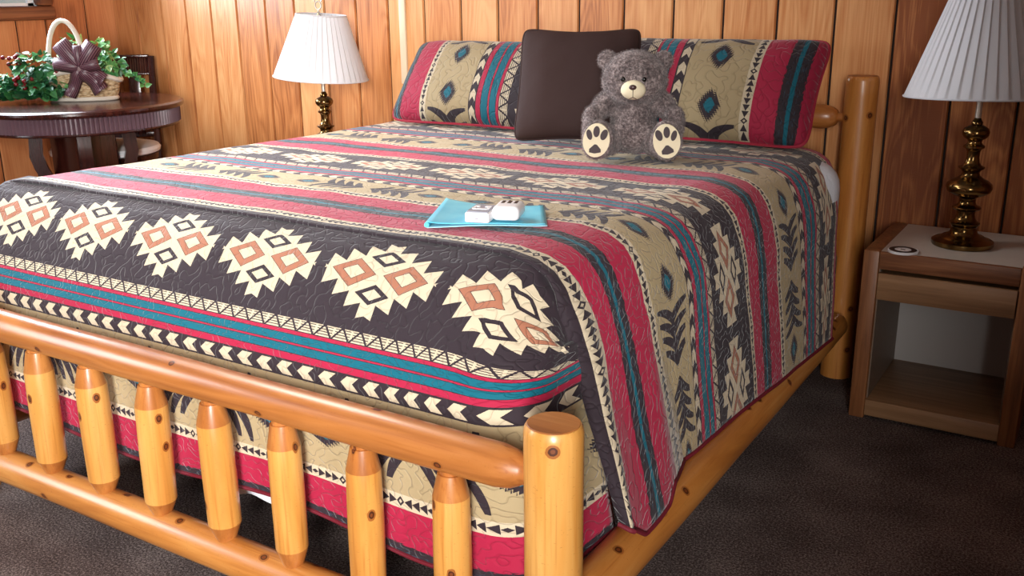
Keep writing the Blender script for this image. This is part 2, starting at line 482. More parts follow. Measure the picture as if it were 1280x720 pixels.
def post(name,x,y,h,r,seed,mat):
    o=log(name,(x,y,0),(x,y,h),[(0,r*1.02),(.5,r),(1-.016/h,r),(1-.006/h,r*.965),(1,r*.9)],mat,seed,.012,40)
    g=MB().lathe([(h-.0008,r*.89),(h+.0015,r*.86),(h+.002,.001)],32).build('post_cap',LOGE,o); return o
post('foot_post',0,0,.655,.0545,1,LOGP)
post('foot_post',XLp,0,.655,.055,2,LOGP)
hp=post('head_post',-.007,2.165,1.094,.056,3,LOG); 
post('head_post',-1.86,2.165,1.094,.056,4,LOG)
e=.05
def rail(name,y,z,r,seed,mat,x0=XLp,x1=0.,rt=.024,yy=None):
    L=x1-x0; k=.062/L
    return log(name,(x0,y,z),(x1,y,z),[(0,rt),(k*.9,rt),(k,r*.62),(k+.02/L,r*.86),(k+.05/L,r),(.5,r*1.0),(1-k-.05/L,r*.99),(1-k-.02/L,r*.86),(1-k,r*.62),(1-k*.9,rt),(1,rt)],mat,seed,.03,32)
rail('foot_rail',0,.545,.0425,5,LOGD)
rail('foot_rail',0,.112,.047,6,LOG)
rail('head_rail',2.165,.95,.044,7,LOGD,x0=-1.86,x1=-.022,rt=.016)
rail('head_rail',2.165,.42,.044,8,LOGD,x0=-1.86)
BAL=[]
for i in range(8):
    x=-.2246-.2202*i
    jx=random.uniform(-.006,.006); jb=random.uniform(-.006,.006)
    zb,zt=.146,.512; L=zt-zb; R=.0375+random.uniform(-.002,.002); cb=random.uniform(.125,.15); ct=random.uniform(.82,.85)
    sp=log('spindle',(x+jb,0,zb),(x+jx,0,zt),[(0,.022),(.028,.022),(.03,.024),(cb,R),(.5,R*1.02),(ct,R*.98),(.968,.026),(.97,.022),(1,.022)],LOGP,20+i,.02,30)
    sp.data.materials.append(LOGC)
    for p in sp.data.polygons:
        f=p.center.z/L
        if f<cb-.004 or f>ct+.004: p.material_index=1
    sp.data.set_sharp_from_angle(angle=math.radians(20)); BAL.append(sp)
def side(x,seed):
    return log('side_rail',(x,0.0,.232 if x==0 else .205),(x if x==0 else -1.86,2.165,.225 if x==0 else .20),[(0,.022),(.026,.022),(.03,.034),(.045,.05),(.3,.05),(.8,.046),(.95,.043),(.968,.03),(.972,.02),(1,.02)],LOG,seed,.015,32)
side(0.0,11); side(XLp,12)
# middle support leg seen through the foot rails
MB().box((-1.02,1.0,0),(-.92,1.1,.16),.006).box((XLp+.06,1.0,.161),(-.06,1.1,.20),.004).build('slat_support',plain('raw_timber',lin(150,120,84),.8),bed)

# ------------------------------------------------------------------ cloth geometry of the bedding
OZ=[.10,.25,.37,.5,.65,.73,.79,.825,.848,.86]; OX=[.088,.07,.05,.025,0,-.02,-.043,-.070,-.112,-.18]
def xsR(y): return -.095+.085*min(1.2,max(-.2,(y-.55)/1.1))
def xsL(y,z):
    k=min(1.3,max(-.2,(y-.3)/1.4)); w=min(1,max(0,(z-.35)/.4)); return -2.165+k*(.035+.085*w)
VT=[-.05,0,.11,.22,.25,.43,.46,.48,.545,.595,.79,.82,.93,1.04,1.07,1.25,1.33,1.415,1.61,1.70]
YT=[.300,.362,.487,.605,.64,.775,.81,.825,.88,.93,1.135,1.165,1.29,1.385,1.41,1.59,1.665,1.75,1.97,2.06]
V7=[-.05,0,.11,.22,.43,.51,.595,.79,.93,1.07,1.25,1.33,1.415,1.61,1.70]
Y7=[.296,.403,.487,.603,.815,.885,.945,1.15,1.27,1.41,1.575,1.675,1.75,1.91,1.95]
Y3=[.385,.420,.545,.648,.757,.835,.90,1.125,1.215,1.35,1.50,1.56,1.635,1.73,1.78]
def YQ(v,z):
    yt=np.interp(v,VT,YT); y7=np.interp(v,V7,Y7); y3=np.interp(v,V7,Y3)
    if z>=.7:
        k=min(1,max(0,(.86-z)/.16)); return yt+(y7-yt)*k
    return y7+(y3-y7)*(.7-z)/.4
HV=[-.05,0,.055,.11,.17,.205,.225,.27,1.7]; HZ=[.36,.342,.296,.298,.302,.328,.300,.283,.278]
EV=[-.05,0,.055,.11,.17,.205,.225,.28]; EX=[.05,.052,.053,.053,.050,.038,.015,.0]; EY=[.21,.235,.300,.375,.430,.485,.565,.70]
def wrinkle(x,y,z,a=.004):
    return a*(mnoise.noise((x*5,y*5,z*5))+.5*mnoise.noise((x*13,y*13,z*13+7)))
def xtop_z(x,y):
    dx=x-xsR(y); z=np.interp(dx,OX[::-1],OZ[::-1]) if dx>-.18 else .86
    return z
def build_quilt():
    nv=170; vs=np.linspace(-.05,1.68,nv)
    nd=46; nt=120
    V=[];UV=[]
    for v in vs:
        hz=np.interp(v,HV,HZ)
        row=[]
        # left drop: from the hem up
        zs=[.30+(.86-.30)*(i/(nd-1))**.8 for i in range(nd)]
        pl=[]
        for z in zs:
            y=YQ(v,z); pl.append((xsL(y,z)-np.interp(z,OZ,OX),y,z))
        zr=[hz+(.86-hz)*(1-(i/(nd-1))**1.35) for i in range(nd)]
        pr=[]
        for z in zr:
            y=YQ(v,z); x=xsR(y)+np.interp(z,OZ,OX)
            if v<.28:
                # the loose corner hangs outward in front of the side log
                yh=YQ(v,hz); xh=xsR(yh)+np.interp(hz,OZ,OX)
                w=min(1,max(0,(.64-z)/(.64-hz))); w=w*w*(3-2*w)*(1 if v<.225 else (.28-v)/.055)
                x+=(np.interp(v,EV,EX)-xh)*w; y+=(np.interp(v,EV,EY)-yh)*w
            pr.append((x,y,z))
        x0=pl[-1][0]; x1=pr[0][0]; yt=np.interp(v,VT,YT)
        top=[(x0+(x1-x0)*i/nt,yt,.86) for i in range(1,nt)]
        pts=[Vector(p) for p in pl+top+pr]
        # arc-length u with u = x on the flat top
        m=len(pts)//2; u=[0]*len(pts); u[m]=pts[m].x
        for i in range(m+1,len(pts)):
            d=pts[i]-pts[i-1]; u[i]=u[i-1]+math.hypot(d.x,d.z)
        for i in range(m-1,-1,-1):
            d=pts[i]-pts[i+1]; u[i]=u[i+1]-math.hypot(d.x,d.z)
        sh=.05*max(0,1-max(0,v)/.25)
        for p,uu in zip(pts,u):
            q=p.copy()
            wv=wrinkle(p.x,p.y,p.z)
            if p.z>.84: q.z+=wv
            else: q.x+=wv*(1 if p.x>-1 else -1)
            # the front hem of the hanging corner rolls inward a little
            if v<.0 and p.z<.82 and p.x>-1:
                k=min(1,(.82-p.z)/.1); f_=math.sin(min(1,(v+.05)/.05)*PI); q.x+=.020*k*f_; q.y-=.010*k*f_; q.x-=.018*k*(1-(v+.05)/.05)
            V.append(q); UV.append((uu-sh,v))
    nc=len(pts); F=[]
    for i in range(nv-1):
        for j in range(nc-1):
            F.append((i*nc+j,i*nc+j+1,(i+1)*nc+j+1,(i+1)*nc+j))
    hemA=[V[i*nc+nc-1].copy() for i in range(nv)]
    ear=[V[j].copy() for j in range(nd+nt,nc)]
    headedge=[V[(nv-1)*nc+j].copy() for j in range(nc-nd,nc)]
    # foot drop
    fv=[.0,-.03,-.08,-.127,-.175,-.225,-.26,-.275,-.34,-.36,-.39,-.48,-.57,-.60,-.70]
    fo=[1.0+.055/.215,1.0,.80,.58,.38,.21,.13,.11,.03,.015,.0,-.03,-.045,-.05,-.06]   # outward share between drop plane and edge
    fz=[.86,.853,.832,.795,.742,.688,.664,.656,.620,.603,.564,.455,.367,.337,.238]
    nb=150; bv=np.concatenate([[-.034],np.linspace(-.035,-.70,nb-1)])
    cols=[]
    for i in range(131):
        x=-2.06+(1.90)*i/130; cols.append(((x,.086),(x,.300,None),x))
    r=.13
    for i in range(1,15):
        a=PI/2*i/14; D=(-.16+r*math.sin(a)*1.0,.086+r*(1-math.cos(a)))
        ze_=.795-.135*(i/14); cols.append((D,(xsR(.3)+np.interp(ze_,OZ,OX),.300,ze_),-.16+r*PI/2*i/14))
    for i in range(1,7):
        cols.append(((-.03+.012*i/6,.216+.14*i/6),(xsR(.34)+np.interp(.655,OZ,OX)-.004,.302+.02*i,.655),-.16+r*PI/2+.14*i/6))
    # left corner, mirrored
    lc=[]
    for i in range(1,15):
        a=PI/2*i/14; D=(-2.06-r*math.sin(a),.086+r*(1-math.cos(a))); lc.append((D,(-2.06-.09*(i/14),.300,'L'),-2.06-r*PI/2*i/14))
    cols=lc[::-1]+cols
    base=len(V); mB=len(cols)
    MX=[-2.17,-1.846,-1.542,-1.215,-.891,-.554,-.215,.115]; MU=[-.56+.31*k for k in range(-5,3)]
    def uB(u):
        if u<=-.16:
            k=max(0,min(1,(u+.55)/.39)); k=k*k*(3-2*k); return float(np.interp(u-.115*k*.42,MX,MU)) if u>-2.17 else -2.11+(u+2.17)
        return uB(-.16)+(u+.16)*(.60 if u<.1 else .6)
    def xl(z,y=.34): return xsR(y)+np.interp(z,OZ,OX)-.016
    for v in bv:
        o=np.interp(-v,[-a for a in fv],fo); z0=np.interp(-v,[-a for a in fv],fz)
        wz=max(0,min(1,o))
        for D,E,u in cols:
            if E[2] is None: ze=xtop_z(E[0],.30)
            elif E[2]=='L': ze=.86-.16*((-2.06-E[0])/.09)**1.6
            else: ze=E[2]
            inset=.011 if u>-.2 else 0
            drop=(.86-ze); zz=z0-drop*wz**1.2
            Dx=D[0]
            if u>-.55:
                k=min(1,(u+.55)/.39); k=k*k*(3-2*k); Dx=D[0]+(xl(max(.25,min(.72,zz)))+.03)*k
            ze-=inset; D0=D; D=(Dx,D[1])
            x=D[0]+(E[0]-inset-D[0])*max(0,o) ; y=D[1]+(E[1]-D[1])*o
            if v==bv[0]: y+=.075; z0=.855
            drop=(.86-ze)
            z=z0-drop*wz**1.2
            wv=wrinkle(x,y,z+3,.005)
            wave=.008*math.sin(u*9+1.)*max(0,min(1,(.5-z)/.25))
            hemw=.016*math.sin(u*6.5+.6)*max(0,min(1,(-v-.55)/.15))
            V.append(Vector((x,y-wv*.7+wave*.6,z+wv*.4+hemw))); UV.append((uB(u),v))
    for i in range(nb-1):
        for j in range(mB-1):
            a=base+i*mB+j; F.append((a,a+mB,a+mB+1,a+1))
    hemB=[V[base+(nb-1)*mB+j].copy() for j in range(mB)]
    q=mesh('quilt',V,F,QUILT,uv=UV)
    tag(q,'striped crimson, teal and brown southwestern quilt spread over the bed','quilt')
    s=q.modifiers.new('thickness','SOLIDIFY'); s.thickness=.007; s.offset=-1
    b=MB(); b.tube(hemA,.0055,8); b.tube(hemB,.005,8)
    b.build('hem_binding',BIND,q)
    return q
quilt=build_quilt()

def padded_block(name,mat,zlo,zhi,right,left,y0,y1,rad=.04):
    """mattress-like block whose long edges follow right(y) / left(y)"""
    V=[];F=[]; ny=24
    sec=[]
    for k,(cx,cz) in enumerate(((1,1),(-1,1),(-1,-1),(1,-1))):
        for i in range(6):
            a=k*PI/2+PI/2*i/5; sec.append((cx,cz,rad*(math.cos(a)-cx*1.0),rad*(math.sin(a)-cz*1.0)))
    n=len(sec)
    for j in range(ny+1):
        y=y0+(y1-y0)*j/ny
        sh=0.
        if j in(0,ny): sh=rad*.7
        if j in (1,ny-1): sh=rad*.15
        for cx,cz,dx,dz in sec:
            xx=(right(y) if cx>0 else left(y))+dx; zz=(zhi if cz>0 else zlo)+dz
            V.append((xx-cx*sh,y if j not in(0,ny) else y,zz-cz*sh))
    for j in range(ny):
        for k in range(n):
            k2=(k+1)%n; F.append((j*n+k,j*n+k2,(j+1)*n+k2,(j+1)*n+k))
    F.append(tuple(range(n))); F.append(tuple(ny*n+k for k in range(n-1,-1,-1)))
    mb=MB(); mb.add(V,F); return mb.build(name,mat,auto=math.radians(60))
mt=padded_block('mattress',LINEN,.50,.830,lambda y:xsR(y)-.068+(.056 if y>1.88 else 0)-.06*max(0,(.7-y)/.3),lambda y:xsL(y,.65)+.05,.38,2.10,.09)
tag(mt,'white sheeted mattress edge showing beside the head post under the quilt','mattress')
bs=padded_block('box_spring',BOXCL,.275,.498,lambda y:xsR(y)-.06+(.045 if y>1.8 else 0),lambda y:xsL(y,.5)+.08,.18,2.09,.02)
tag(bs,'brown box spring under the white mattress on the log frame','box spring')
MB().box((-2.0,.24,.2701),(-.2,.9,.2749)).build('dust_cover',BLACKCL,bs,smooth=False)
# white bed sheet tail peeping under the quilt at the foot
V=[];F=[];n=60
for i in range(n+1):
    x=-1.75+1.0*i/n; lo=.188+.030*math.sin(i*.33)*math.sin(i*.11+.4)
    for z in (.47,.35,lo): V.append((x,.128+.004*math.sin(i*.7),z))
for i in range(n):
    for k in range(2): F.append((i*3+k,(i+1)*3+k,(i+1)*3+k+1,i*3+k+1))
sh=mesh('sheet_hem',V,F,LINEN,mt)

# ------------------------------------------------------------------ pillows and cushion
def pillow(name,W,H,T,mat,uvf,M,label,cat,piping=None,group=None,sag=0.,ear=.06):
    n=48; V=[];F=[];UV=[]
    def P2(s,t,side):
        k=(1-abs(s)**2.6)*(1-abs(t)**2.6)
        x=s*W/2*(1-ear*(1-t*t)*abs(s)**3*.5) ; z=t*H/2*(1-ear*(1-s*s)*abs(t)**3)
        y=side*T/2*max(0,k)**.55
        rc=1-.075*abs(s)**7*abs(t)**7; x*=rc; z*=rc
        y+=wrinkle(x*1.3+W,y,z*1.3,.006)*(1 if k>0.05 else k*20)
        return Vector((x,y,z))
    for side in (-1,1):
        b=len(V)
        for i in range(n+1):
            for j in range(n+1):
                s=-1+2*i/n; t=-1+2*j/n
                s=math.copysign(abs(s)**.8,s); t=math.copysign(abs(t)**.8,t)
                V.append(M@P2(s,t,side)); UV.append(uvf((s+1)/2,(t+1)/2))
        for i in range(n):
            for j in range(n):
                q=(b+i*(n+1)+j,b+(i+1)*(n+1)+j,b+(i+1)*(n+1)+j+1,b+i*(n+1)+j+1); F.append(q if side<0 else q[::-1])
    o=mesh(name,V,F,mat,uv=UV); tag(o,label,cat,group)
    bm=bmesh.new(); bm.from_mesh(o.data); bmesh.ops.remove_doubles(bm,verts=bm.verts,dist=1e-5); bm.to_mesh(o.data); bm.free()
    if piping:
        ring=[]
        for i in range(40): ring.append((-1+2*i/40,-1))
        for i in range(40): ring.append((1,-1+2*i/40))
        for i in range(40): ring.append((1-2*i/40,1))
        for i in range(40): ring.append((-1,1-2*i/40))
        MB().tube([M@P2(s,t,-1) for s,t in ring],piping[0],6,closed=True).build('piping',piping[1],o)
    return o
def lean(cx,yb,zb,yt,zt,W,rz=0.,roll=0.):
    """matrix placing a panel of height H with its bottom at (yb,zb) and top at (yt,zt)"""
    H=math.hypot(yt-yb,zt-zb); a=math.atan2(yt-yb,zt-zb)
    return Matrix.Translation((cx,(yb+yt)/2,(zb+zt)/2))@Matrix.Rotation(rz,4,'Z')@Matrix.Rotation(-a,4,'X')@Matrix.Rotation(roll,4,'Y'),H
s0=[0,.04,.07,.2,.235,.48,.515,.545,.625,.638,.688,1.]; v0=[.08,.10,.14,.22,.25,.43,.46,.48,.546,.56,.595,.78]
M,H=lean(-1.392,1.835,.872,2.085,1.185,.9)
pillow('pillow_sham',.87,H,.20,SHAM,lambda s,t:(-.70+(.5-t-.025)*.46/1.3,float(np.interp(s,s0,v0))),M,
       'striped quilted pillow at the left of the brown cushion','pillow',(.006,PIPE),'quilted pillow shams')
s1=[0,.27,.315,.325,.395,.43,.473,.728,.77,.865,.96,1.]; v1=[.75,.595,.56,.546,.48,.46,.43,.25,.22,.145,.078,.05]
M,H=lean(-.517,1.835,.872,2.085,1.215,.9,-.0,-.01)
pillow('pillow_sham',.86,H,.20,SHAM,lambda s,t:(-.70+(.5-t-.03)*.46/1.3,float(np.interp(s,s1,v1))),M,
       'striped quilted pillow behind the teddy bear beside the log head post','pillow',(.006,PIPE),'quilted pillow shams',ear=.09)
M,H=lean(-.890,1.650,.868,1.840,1.258,.45,.34,.0)
pillow('throw_cushion',.435,H,.14,BROWN,lambda s,t:(s,t),M,'plain dark brown square cushion leaning between the striped pillows','cushion',(.004,BROWN),ear=.10)

# ------------------------------------------------------------------ teddy bear
def make_bear(loc,rz):
    root=thing('teddy_bear','grey plush teddy bear sitting against the pillows on the bed','stuffed toy',loc,rz)
    b=MB()
    b.ell((0,.0,.125),(.079,.083,.125)); b.ell((0,-.012,.085),(.088,.088,.085))
    b.ell((0,-.015,.274),(.117,.102,.107)); b.ell((0,-.03,.255),(.103,.09,.078))
    for s in (-1,1):
        b.ell((s*.098,.0,.343),(.036,.024,.036))
        b.ell((s*.108,-.012,.178),(.041,.046,.056),R=Matrix.Rotation(-s*.5,3,'Y'))
        b.ell((s*.142,-.048,.130),(.038,.043,.058),R=Matrix.Rotation(.45,3,'X'))
        b.ell((s*.140,-.085,.100),(.037,.042,.042))
        b.ell((s*.085,-.06,.052),(.055,.08,.052)); b.ell((s*.108,-.12,.055),(.052,.06,.055))
        b.ell((s*.118,-.165,.072),(.056,.03,.074),R=Matrix.Rotation(-s*.12,3,'Y'))
    o=b.build('body',FUR,root)
    m=o.modifiers.new('r','REMESH'); m.mode='VOXEL'; m.voxel_size=.0065
    m2=o.modifiers.new('s','SMOOTH'); m2.iterations=6; m2.factor=.5
    dg=bpy.context.evaluated_depsgraph_get(); dg.update(); ev=o.evaluated_get(dg)
    me=bpy.data.meshes.new_from_object(ev); o.modifiers.clear()
    Vs=[v.co.copy() for v in me.vertices]; Fs=[tuple(p.vertices) for p in me.polygons]
    rnd=random.Random(4); polys=list(me.polygons)
    for k in range(26000):
        p=polys[rnd.randrange(len(polys))]; c=Vector(me.vertices[p.vertices[0]].co).lerp(Vector(me.vertices[p.vertices[2]].co),rnd.random()).lerp(Vector(me.vertices[p.vertices[1]].co),rnd.random()*.5)
        n=p.normal; 
        if c.y<-.178 and c.z<.15: continue
        tn=Vector((rnd.gauss(0,1),rnd.gauss(0,1),rnd.gauss(0,1)-.3)); tn=(tn-n*tn.dot(n)).normalized()
        L=rnd.uniform(.005,.0115); sd=n.cross(tn)*.0009; i=len(Vs)
        Vs+= [c-sd-n*.001,c+sd-n*.001,c+(n*.8+tn*.6)*L]; Fs.append((i,i+1,i+2))
    nm=bpy.data.meshes.new('body'); nm.from_pydata(Vs,[],Fs); nm.update(); nm.polygons.foreach_set('use_smooth',[True]*len(nm.polygons)); nm.materials.append(FUR); o.data=nm
    # muzzle, nose, mouth seam, eyes
    MB().ell((0,-.118,.246),(.043,.032,.035)).build('muzzle',IVORY,root)
    MB().ell((-.001,-.150,.258),(.013,.008,.0095)).build('nose',NOSE,root)
    MB().tube([(0,-.1515,.25),(0,-.1515,.236),(0,-.149,.222)],.0012,6).tube([(-.012,-.147,.217),(0,-.149,.223),(.012,-.147,.217)],.0012,6).build('mouth',NOSE,root)
    for s in (-1,1): MB().ell((s*.036,-.112,.283),(.0085,.007,.0085)).build('eye',EYE,root)
    for s in (-1,1):
        R=Matrix.Rotation(-s*.12,4,'Y'); T=Matrix.Translation((s*.119,-.193,.074))
        def disc(cx,cz,rx,rz,y,th,rot=0.,n=24):
            m_=MB(); Vd=[]
            out=[]
            for k in range(n):
                a=2*PI*k/n; px,pz=rx*math.cos(a),rz*math.sin(a)
                qx=px*math.cos(rot)-pz*math.sin(rot)+cx; qz=px*math.sin(rot)+pz*math.cos(rot)+cz
                out.append((qx,qz))
            m_.prism(out,y-th,y+.012); m_.V=[(T@R@Vector(v))[:] for v in m_.V]; return m_
        pad=disc(0,0,.046,.061,0,.0045).build('paw_pad',IVORY,root)
        def toes():
            for cx,cz,rx,rz,rot in ((-.026,.018,.0095,.019,.35),(0.0-.003,.032,.011,.02,.05),(.024,.024,.0115,.02,-.25)):
                disc(s*cx*-1 if s>0 else cx,cz,rx,rz,-.0046,.0018,rot*(-1 if s>0 else 1)).build('toe_print',PADD,pad)
            o_=[(-.019,-.045),(.0,-.047),(.021,-.04),(.02,-.03),(.004,-.014),(-.004,-.014),(-.02,-.033)]
            m_=MB().prism(o_,-.0064,.0); m_.V=[(T@R@Vector(v))[:] for v in m_.V]; m_.build('heel_print',PADD,pad)
        toes()
    return root
bear=make_bear((-.580,1.553,.872),math.radians(23)); bear.scale=(.91,.88,.865)

# ------------------------------------------------------------------ folder and the two little devices
def folder():
    A=Vector((-.545,.375,0)); B=Vector((-.655,.605,0)); C=Vector((-.416,.690,0)); D=Vector((-.322,.540,0))
    ax=(A+B+C+D)/4
    root=thing('folder','pale aqua folded folder lying on the quilt under two white gadgets','folder',(ax.x,ax.y,.8635))
    n=24
    def sheet(z0,curl,mat,name,k0=0.,k1=1.):
        V=[];F=[]
        for i in range(n+1):
            for j in range(n+1):
                s=k0+(k1-k0)*i/n; t=j/n
                p=A.lerp(D,s).lerp(B.lerp(C,s),t)
                z=z0+curl*(1-s)**6*1.0+.004*math.sin(s*5+t*2)*s+ (.004*max(0,(t-.55))*max(0,1-s*3.2)*2 if curl else 0)
                V.append((p.x-ax.x,p.y-ax.y,z))
        for i in range(n):
            for j in range(n):
                F.append((i*(n+1)+j,(i+1)*(n+1)+j,(i+1)*(n+1)+j+1,i*(n+1)+j+1))
        o=mesh(name,V,F,mat,root); m=o.modifiers.new('t','SOLIDIFY'); m.thickness=.0015; m.offset=0; return o
    sheet(.003,0,AQUAE,'back_cover'); sheet(.0075,.009,AQUA,'front_cover',.0,.985)
    e=[A+(B-A)*k/10 for k in range(11)]
    MB().tube([(p.x-ax.x-.001,p.y-ax.y,.0095) for p in e],.0062,10).build('spine',AQUA,root)
folder()
def rbox(sx,sy,sz,bev,seg=4):
    bm=bmesh.new(); bmesh.ops.create_cube(bm,size=1)
    for v in bm.verts: v.co=Vector((v.co.x*sx,v.co.y*sy,v.co.z*sz+sz/2))
    bmesh.ops.bevel(bm,geom=bm.edges[:],offset=bev,segments=seg,profile=.6,affect='EDGES'); bm.verts.index_update()
    m=MB().add([v.co[:] for v in bm.verts],[[v.index for v in f.verts] for f in bm.faces]); bm.free(); return m
t=thing('remote_control','small square white gadget with grey button face on the aqua folder','remote control',(-.462,.478,.8760),math.radians(17))
rbox(.058,.088,.024,.006).build('case',WHITEP,t)
fp=rbox(.050,.078,.003,.001,1); fp.V=[(x,y,z+.0235) for x,y,z in fp.V]; fp=fp.build('keypad',GREYP,t)
for x,y,a,b in ((-.013,.012,.014,.012),(.013,.012,.014,.012),(0,-.014,.034,.009),(-.017,-.004,.007,.018),(.017,-.004,.007,.018)):
    k=rbox(a,b,.002,.0006,1); k.V=[(p[0]+x,p[1]+y,p[2]+.0262) for p in k.V]; k.build('button',WHITEP,fp)
MB().box((-.004,-.0448,.010),(.004,-.0435,.0118)).build('mark',GREYP,t,smooth=False)
t=thing('remote_control','rounded white gadget with dark slots on top, right of the square one','remote control',(-.416,.522,.8760),math.radians(20))
rbox(.064,.088,.034,.0155,6).build('case',WHITEP,t)
for i in (-1,0,1):
    k=rbox(.009,.026,.003,.001,1); k.V=[(p[0]+i*.015,p[1]+.014,p[2]+.0322-abs(i)*.0004) for p in k.V]; k.build('button',BLACKP,t)

# ------------------------------------------------------------------ nightstands
def nightstand(loc,label):
    r=thing('nightstand',label,'nightstand',loc,0,'nightstands beside the bed')
    W,D,Hh,T=.506,.455,.579,.05
    for x in (0,W-T):
        MB().box((x,.0,0),(x+T,D,Hh),.006).build('side_panel',OAK,r)
    MB().box((T,.018,.555),(W-T,D,.5765)).build('top_board',WHITELAM,r,smooth=False)
    MB().box((T,.002,.520),(W-T,.018,.577),.003).build('front_rail',OAKX,r)
    MB().box((T+.002,-.002,.420),(W-T-.002,.016,.508),.002).box((T+.006,.016,.425),(W-T-.006,.40,.505)).build('drawer',LAM,r)
    MB().box((T,.004,.012),(W-T,D-.01,.068),.002).build('bottom_board',LAM,r)
    MB().box((T,D-.012,.068),(W-T,D-.004,.555)).build('back_board',INBACK,r,smooth=False)
    for x in (T,W-T-.004): MB().box((x,.02,.069),(x+.004,D-.013,.554)).build('inner_lining',INNER,r,smooth=False)
    return r
nightstand((.1246,1.803,0),'small oak nightstand with white top right of the log head post')
ns2=nightstand((-2.66,1.80,-.0),'oak nightstand hidden behind the bed under the far lamp')
ns2.scale=(1,1,.948)
c=thing('coaster','round white coaster with a black ring on the nightstand','coaster',(.236,1.842,.5765))
MB().lathe([(0,.046),(.006,.047),(.0075,.046),(.0077,.001)],40).build('disc',WHITEP,c)
V=[];F=[]
for k in range(40):
    a=2*PI*k/40
    for rr in (.042,.025): V.append((rr*math.cos(a),rr*math.sin(a),.0082))
for k in range(40):
    j=(k+1)%40; F.append((k*2,j*2,j*2+1,k*2+1))
mesh('ring_print',V,F,BLACKP,c)
MB().box((-.007,-.004,.0078),(.007,.004,.0083)).build('centre_print',BLACKP,c,smooth=False)

# ------------------------------------------------------------------ table lamps
def make_lamp(loc,label,group=None,tilt=(0,0,0),sk=1.):
    r=thing('table_lamp',label,'lamp',loc,0,group)
    b0=.585
    pf=[(.585,.108),(.589,.111),(.600,.111),(.604,.104),(.606,.090),(.611,.081),(.616,.074),(.619,.060),(.628,.049),(.646,.045),(.650,.047),(.655,.054),(.661,.054),(.665,.044),(.674,.036),(.688,.032),(.699,.034),(.704,.048),(.709,.052),(.714,.048),(.718,.034),(.728,.029),(.740,.030),(.746,.038),(.752,.058),(.762,.076),(.775,.082),(.787,.079),(.797,.066),(.806,.046),(.814,.033),(.824,.030),(.832,.036),(.838,.046),(.842,.046),(.846,.034),(.855,.026),(.872,.0225),(.890,.023),(.898,.028),(.903,.037),(.909,.037),(.913,.029),(.920,.024),(.928,.027),(.933,.038),(.942,.046),(.953,.048),(.963,.043),(.970,.030),(.975,.019),(.982,.020),(.988,.016),(.994,.012),(1.0,.009)]
    MB().lathe([(z-b0,rr*.85) for z,rr in pf],48).build('base',BRASS,r,auto=math.radians(55))
    MB().lathe([(.405,.0095),(.50,.0095)],16).build('stem',METW,r)
    # pleated shade: outer and inner wall
    n=240; V=[];F=[]; zs=[1.046,1.052,1.12,1.19,1.26,1.335,1.344]; dz=.015
    for z in zs:
        f=(z-1.046)/.298; rr=.224+(.116-.224)*f
        for k in range(n):
            a=2*PI*k/n; ph=(k%6)/6
            pl=(.0045*(ph if ph<.84 else (1-ph)*5.2)) if 1.05<z<1.34 else .003
            V.append(((rr+pl)*math.cos(a),(rr+pl)*math.sin(a),z-b0+dz-1.18+b0))
    for i in range(len(zs)-1):
        for k in range(n):
            k2=(k+1)%n; F.append((i*n+k,i*n+k2,(i+1)*n+k2,(i+1)*n+k))
    s=mesh('shade',V,F,SHADE,r,autosmooth=math.radians(25)); s.location=(0,0,1.18-b0); s.rotation_euler=tilt; s.scale=(sk,sk,sk); s.location.z-=.119*(1-sk)+(.006 if sk<1 else 0); m=s.modifiers.new('t','SOLIDIFY'); m.thickness=.002; m.offset=-1
    for z,rr in ((1.048,.2275),(1.342,.1195)):
        MB().tube([(rr*math.cos(2*PI*k/64),rr*math.sin(2*PI*k/64),z+dz-1.18) for k in range(64)],.003,6,closed=True).build('trim_band',SHADE,s)
    # spider, harp and finial
    h=MB()
    for k in range(3):
        a=2*PI*k/3; h.tube([(0,0,1.31+dz-b0),(.10*math.cos(a),.10*math.sin(a),1.295+dz-b0)],.0015,6)
    h.tube([(.008,0,.50),(.05,0,.56),(.055,0,.63),(.03,0,.72),(0,0,.752)],.0018,6).tube([(-.008,0,.50),(-.05,0,.56),(-.055,0,.63),(-.03,0,.72),(0,0,.752)],.0018,6)
    h.build('harp',BRASS,r)
    MB().lathe([(.49,.016),(.50,.018),(.54,.018),(.545,.012),(.56,.022),(.60,.03),(.64,.024),(.66,.004)],20).build('bulb',WHITEP,r)
    fm=MB().lathe([(.752,.006),(.758,.008),(.762,.004),(.768,.004)],16)
    fm.tube([(.017*math.cos(2*PI*k/24),0,.785+.017*math.sin(2*PI*k/24)) for k in range(24)],.0032,8,closed=True)
    fm.tube([(-.018,0,.80),(-.022,0,.812),(-.012,0,.82),(0,0,.812),(.012,0,.82),(.022,0,.812),(.018,0,.80)],.003,8)
    fm.build('finial',METW,r)
    return r
make_lamp((.383,2.03,.5772),'brass lamp with white pleated shade standing on the nightstand beside the coaster','brass lamps with pleated shades',tilt=(math.radians(-2.1),math.radians(-1.3),0))
make_lamp((-2.325,2.0,.5472),'far brass lamp with white pleated shade behind the bed, left of the pillows','brass lamps with pleated shades',tilt=(math.radians(-1.),math.radians(4.),0),sk=.93)

